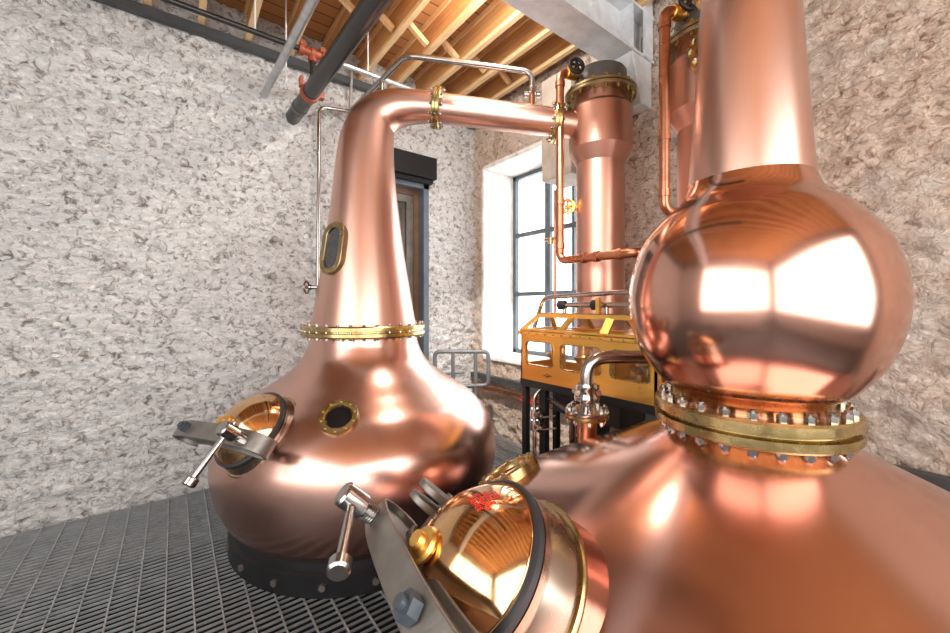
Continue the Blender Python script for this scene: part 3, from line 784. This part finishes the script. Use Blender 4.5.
for i in range(4):
    rb_.bar(RA[i], RB[i], .034, .024); rb_.bar(RB[i], RB[(i + 1) % 4], .04, .026); rb_.bar(V(RA[i]).lerp(V(RB[i]), .12), V(RA[(i + 1) % 4]).lerp(V(RB[(i + 1) % 4]), .12), .05, .012)
for k in (.35, .68):
    f0 = V(RA[0]).lerp(V(RA[1]), k); f1 = V(RB[0]).lerp(V(RB[1]), k); rb_.bar(f0, f1, .05, .016)
    f0 = V(RA[3]).lerp(V(RA[2]), k); f1 = V(RB[3]).lerp(V(RB[2]), k); rb_.bar(f0, f1, .02, .02)
roof = rb_.build('roof_frame', BRASS_SAFE, sf, 0)
for i in range(4):
    a, b2, c2, d2_ = [V(q) for q in (RA[i], RA[(i + 1) % 4], RB[(i + 1) % 4], RB[i])]
    nrm = (b2 - a).cross(d2_ - a).normalized() * .002
    MB().hexa([a - nrm, b2 - nrm, c2 - nrm, d2_ - nrm, a + nrm, b2 + nrm, c2 + nrm, d2_ + nrm]).build('roof_pane', GLASS, roof, 0)
MB().box((X0 + .11, Y0 + .05, 1.53), (X1 - .11, Y1 - .05, 1.545)).build('roof_top', BRASS, sf, 0, bevel=.004)
# fittings seen through the glass
for k, y in enumerate((1.90, 1.66, 1.50, 1.27)):
    q = V((2.17, y, ZB + .014))
    fit = MB().lathe([(0, 0), (.035, 0), (.035, .008), (.014, .016), (.014, .10), (.03, .115), (.062, .150), (.066, .165), (.058, .165), (.026, .125), (0, .12)], q, (0, 0, 1), None, 32).build('spout_bowl', BRASS_SAFE, sf, 40)
    MB().tube(bend([q + V((.09, .0, 0)), q + V((.09, 0, .23)), q + V((0, 0, .23)), q + V((0, 0, .18))], .04), .012, 14).build('spout', BRASS_SAFE, sf, 50)
for y in (1.78, 1.40, 1.16):
    q = V((2.09, y, ZB + .014)); MB().lathe([(.030, 0), (.030, .17), (.027, .17), (.027, .004), (0, .004), (0, 0)], q, (0, 0, 1), None, 28).build('test_jar', GLASS, sf, 50)
# manifold on top of the roof
mf = MB().tube([(2.17, 1.86, 1.60), (2.17, 1.20, 1.60)], .018, 16)
for y in (1.82, 1.48, 1.24): mf.cyl((2.17, y, 1.545), (2.17, y, 1.60), .014, 12)
mf.build('top_manifold', STEEL, sf, 40)
for y in (1.84, 1.56): MB().cyl((2.17, y + .03, 1.60), (2.17, y - .03, 1.60), .034, 16, .006).build('manifold_union', BLACK, sf, 35)
MB().box((2.10, 1.49, 1.545), (2.125, 1.515, 1.645)).build('roof_post', BRASS_SAFE, sf, 0)
# stand
stn = MB(); stn.box((X0 - .005, Y0 - .005, ZB - .05), (X1 + .005, Y1 + .005, ZB)); stand = stn.build('stand_top', BLACK, sf, 0, bevel=.004)
for x in (X0 + .005, X1 - .045):
    for y in (Y1 - .045, 1.835): MB().box((x, y, 0), (x + .04, y + (.055 if y == 1.835 else .04), ZB - .05)).build('stand_leg', BLACK, sf, 0)
MB().box((X0 + .05, 1.30, .885), (X1 - .05, 1.80, ZB - .05)).build('stand_cabinet', BLACK, sf, 0, bevel=.006)

# steel tube arching over the safe in front of the condenser
o = MB().tube(bend([(2.215, 2.16, 1.42), (2.2, 2.045, 1.655), (2.2, 1.353, 1.680), (2.2, 1.06, 1.69), (2.47, 1.06, 1.69)], .06, 10), .016, 18).build('steel_tube', STEEL, None, 60)
tag(o, 'thin steel tube arching over the brass safe in front of the near condenser', 'tube')

# steel drain pipe with lever valves below the safe
dp = thing('drain_pipe', (1.955, 1.90, 0), 'upright steel pipe with small valves in front of the black stand of the safe', 'pipe')
MB().tube(bend([(1.955, 1.90, 0), (1.955, 1.90, .985), (2.0, 1.88, 1.03)], .03), .013, 16).build('pipe_run', STEEL, dp, 50)
for z in (.86, .78):
    vl = MB().cyl((1.955, 1.90, z - .035), (1.955, 1.90, z + .035), .03, 14, .005).cyl((1.955, 1.90, z), (1.935, 1.80, z), .022, 12).cyl((1.94, 1.83, z), (1.936, 1.805, z), .034, 8).build('valve', STEEL, dp, 35)
    MB().bar((1.93, 1.80, z), (1.93, 1.69, z + .035), .018, .008).build('lever', CAST, vl, 0)
for p_, q_ in (((1.84, 1.60, .98), (1.84, 1.30, .98)),):
    MB().tube(bend([(1.99, 1.80, .975), (1.88, 1.62, .99), (1.73, 1.38, 1.0)], .04), .015, 14).build('branch_hose', BLACKPIPE, dp, 50)
for k, (x, y) in enumerate(((2.235, 1.815), (2.26, 1.79))):
    o = MB().cyl((x, y, 0), (x, y, 1.024), .014, 14).build('steel_conduit', STEEL, None, 50)
    tag(o, ('left' if k == 0 else 'right') + ' one of two thin upright steel conduits behind the foreground still', 'conduit', 'upright conduits below the safe')

# ------------------------------------------------------------ pipes on the window wall
o = MB().box((XW - .10, -.6, .665), (XW - .03, YW - .06, .73)).build('cable_tray', TRAY, None, 0)
tag(o, 'long dark tray running along the stone wall below the window', 'tray')
for k, (z, r, w) in enumerate(((.605, .020, 'upper'), (.545, .014, 'lower'))):
    o = MB().tube([(XW - .085, YW - .08, z), (XW - .085, -.6, z)], r, 16).build('wall_pipe', COPPER_PIPE, None, 50)
    tag(o, w + ' of two long copper pipes under the dark tray on the window wall', 'pipe', 'copper pipes below the window')
for k, (y, w) in enumerate(((3.12, 'left'), (2.98, 'right'))):
    t = thing('valve_handle', (XW - .115, y, .57), w + ' one of two small red handles on the wall pipes', 'handle', 'red valve handles')
    q = V((XW - .13, y, .575))
    MB().tube([q + V((0, math.cos(a) * .032, math.sin(a) * .032)) for a in [2 * PI * i / 20 for i in range(21)]], .007, 8).build('wheel_rim', RED, t, 50)
    MB().cyl(q + V((.05, 0, 0)), q - V((.006, 0, 0)), .008, 10).bar(q - V((0, .03, 0)), q + V((0, .03, 0)), .008, .006).build('stem', RED, t, 30)
# thin copper tube with a valve, in front of the window
ct = thing('thin_copper_tube', (2.9, 2.549, .7), 'thin upright copper tube with a little tap in front of the window', 'tube')
MB().tube([(2.9, 2.549, 0), (2.9, 2.549, 2.70)], .013, 14).build('tube_run', COPPER_PIPE, ct, 50)
MB().cyl((2.9, 2.50, 2.24), (2.9, 2.68, 2.24), .016, 14).cyl((2.9, 2.60, 2.19), (2.9, 2.60, 2.25), .028, 14).build('tap', COPPER_GOLD, ct, 40)
o = MB().box((2.78, 2.26, 2.77), (3.12, 2.61, 3.72)).build('service_boxing', BEIGE, None, 0, bevel=.006)
tag(o, 'beige boxed-in duct hanging beside the window top behind the near condenser', 'duct')
# ------------------------------------------------------------ guard rail beside the still
gr = thing('guard_rail', (2.44, 3.42, 0), 'low grey steel guard rail with rounded corners between the large still and the window', 'rail')
a, b2 = V((2.20, 3.60, 0)), V((2.655, 3.258, 0)); h = lambda p, z: p + V((0, 0, z))
MB().tube(bend([h(a, .45), h(a, 1.105), h(b2, 1.105), h(b2, .75), h(a.lerp(b2, .42), .735)], .06), .022, 16).build('rail_loop', GUARD, gr, 50)
for k in (.34, .76): MB().tube([h(a.lerp(b2, k), 0), h(a.lerp(b2, k), 1.10)], .020, 16).build('post', GUARD, gr, 50)
MB().tube([h(a, .86), h(a.lerp(b2, .55), .885)], .014, 12).build('mid_rail', GUARD, gr, 50)

# ------------------------------------------------------------ steel vapour tube over the arm to the back wall
vt = thing('vapour_tube', (1.89, 2.40, 3.07), 'bright steel tube rising from the lyne arm, over to the stone wall and down it', 'tube')
base_p = pa(1.29)
q0 = base_p + V((0, 0, .10)); q1 = base_p + V((0, 0, .37)); q2 = V((1.42, 2.745, 3.525)); q3 = V((1.46, YW - .09, 3.63))
MB().tube(bend([base_p + V((0, 0, .20)), q1, q2, q3], .09, 10), .022, 20).build('tube_run', STEEL, vt, 60)
MB().tube(bend([q3 + V((0, .0, 0)), V((1.15, YW - .09, 3.58)), V((1.135, YW - .09, 1.60))], .07, 10), .018, 18).build('wall_run', STEEL, vt, 60)
MB().tube(bend([q3 - V((0, 0, .03)), V((1.485, YW - .09, 4.12)), V((1.535, YW - .2, 4.14))], .04, 8), .016, 16).build('riser', GALV, vt, 60)
MB().cyl(q0, q0 + V((0, 0, .14)), .022, 16).build('copper_stub', COPPER_PIPE, vt, 40)
un = MB().cyl(base_p + V((0, 0, .20)), base_p + V((0, 0, .25)), .036, 18, .006).build('union', STEEL, vt, 35)
for sg_ in (-1, 1): MB().cyl(base_p + RT * sg_ * .03 + V((0, 0, .195)), base_p + RT * sg_ * .065 + V((0, 0, .195)), .022, 14, .005).build('union_knob', STEEL, vt, 35)
MB().cyl(q2.lerp(q3, .36), q2.lerp(q3, .36) - V((0, 0, .30)), .018, 14).build('drop_leg', STEEL, vt, 40)
# wall clips of the tube and stub pipes in the stone
for k, (x, z, lab) in enumerate(((.74, 2.21, 'upper of two short grey stub pipes sticking out of the stone wall on the left'), (.725, 1.865, 'lower of two short grey stub pipes sticking out of the stone wall on the left'))):
    t = thing('wall_stub', (x, YW - .03, z), lab, 'pipe', 'stub pipes in the stone wall')
    MB().cyl((x, YW + .02, z), (x, YW - .13, z), .022, 14).build('stub_tube', BRONZE, t, 40)
    MB().cyl((x, YW - .13, z), (x, YW - .16, z), .030, 14, .005).build('stub_cap', CAST, t, 40)

# ------------------------------------------------------------ pipes under the ceiling
o = MB().tube([(.67, YW + .02, 3.585), (.67, 2.5, 3.455), (.67, .6, 3.31)], .029, 20).build('conduit', GALV, None, 60)
tag(o, 'straight galvanised pipe slanting under the joists at the far left', 'pipe')
bpz = lambda y: 3.451 - (YW - y) * .0428
dpn = thing('drain_pipe', (.927, 3.4, 3.38), 'thick black plastic pipe slanting under the joists into the stone wall', 'pipe')
MB().tube([(.927, YW + .02, bpz(YW)), (.927, 2.2, bpz(2.2)), (.927, .4, bpz(.4))], .067, 36).build('pipe_run', BLACKPIPE, dpn, 60)
for y in (3.93, 1.9): MB().cyl((.927, y, bpz(y)), (.927, y - .05, bpz(y - .05)), .073, 36).build('pipe_joint', GREYCAP, dpn, 40)
t = thing('sprinkler_pipe', (.0, 3.5, 3.73), 'thin dark pipe running across below the joists in front of the stone wall', 'pipe')
MB().tube([(-2.5, 3.5, 3.735), (.84, 3.5, 3.735)], .022, 16).build('dark_run', BLACKPIPE, t, 50)
MB().tube([(.84, 3.5, 3.735), (2.25, 3.5, 3.735)], .022, 16).build('grey_run', GALV, t, 50)
cpl = MB()
for x in (.84, .93, 1.02): cpl.cyl((x - .02, 3.5, 3.735), (x + .02, 3.5, 3.735), .045, 18, .006)
cpl.box((.83, 3.47, 3.755), (.87, 3.53, 3.80)); cpl.box((.99, 3.47, 3.755), (1.03, 3.53, 3.80)); cpl.cyl((.84, 3.5, 3.735), (1.02, 3.5, 3.735), .032, 16); cpl.cyl((.93, 3.5, 3.735), (.93, 3.5, 3.66), .034, 16)
cp_ = cpl.build('coupling', ORANGE, t, 35); cp_['label'] = 'orange grooved pipe coupling'
MB().cyl((.93, 3.5, 3.70), (.93, 3.5, bpz(3.5) + .06), .022, 14).build('drop_pipe', BLACKPIPE, t, 40)
ck = MB().lathe([(.066, -.03), (.080, -.03), (.080, .03), (.066, .03)], (.927, 3.56, bpz(3.56)), (0, 1, .0428), None, 36)
ck.box((.84, 3.53, bpz(3.56) + .03), (.865, 3.59, bpz(3.56) + .11)); ck.box((.985, 3.53, bpz(3.56) - .03), (1.04, 3.59, bpz(3.56) + .03))
o = ck.build('pipe_clamp', ORANGE, None, 35); tag(o, 'orange clamp ring around the thick black pipe near the wall', 'clamp')
for k, (x, y, z0, z1, lab) in enumerate(((.50, 3.5, 3.755, 4.3, 'thin steel rod hanging from the ceiling at the far left, left of the orange coupling'), (1.42, 3.5, 3.755, 4.3, 'thin steel rod holding the grey pipe just left of the vapour tube'), (.76, 3.68, 3.2, 4.3, 'thin steel rod hanging right beside the orange clamp'))):
    if k == 2: z0 = 3.45
    o = MB().cyl((x, y, z0), (x, y, z1), .007, 8).build('hanger_rod', WHITEPAINT, None, 40); tag(o, lab, 'rod', 'pipe hanger rods')
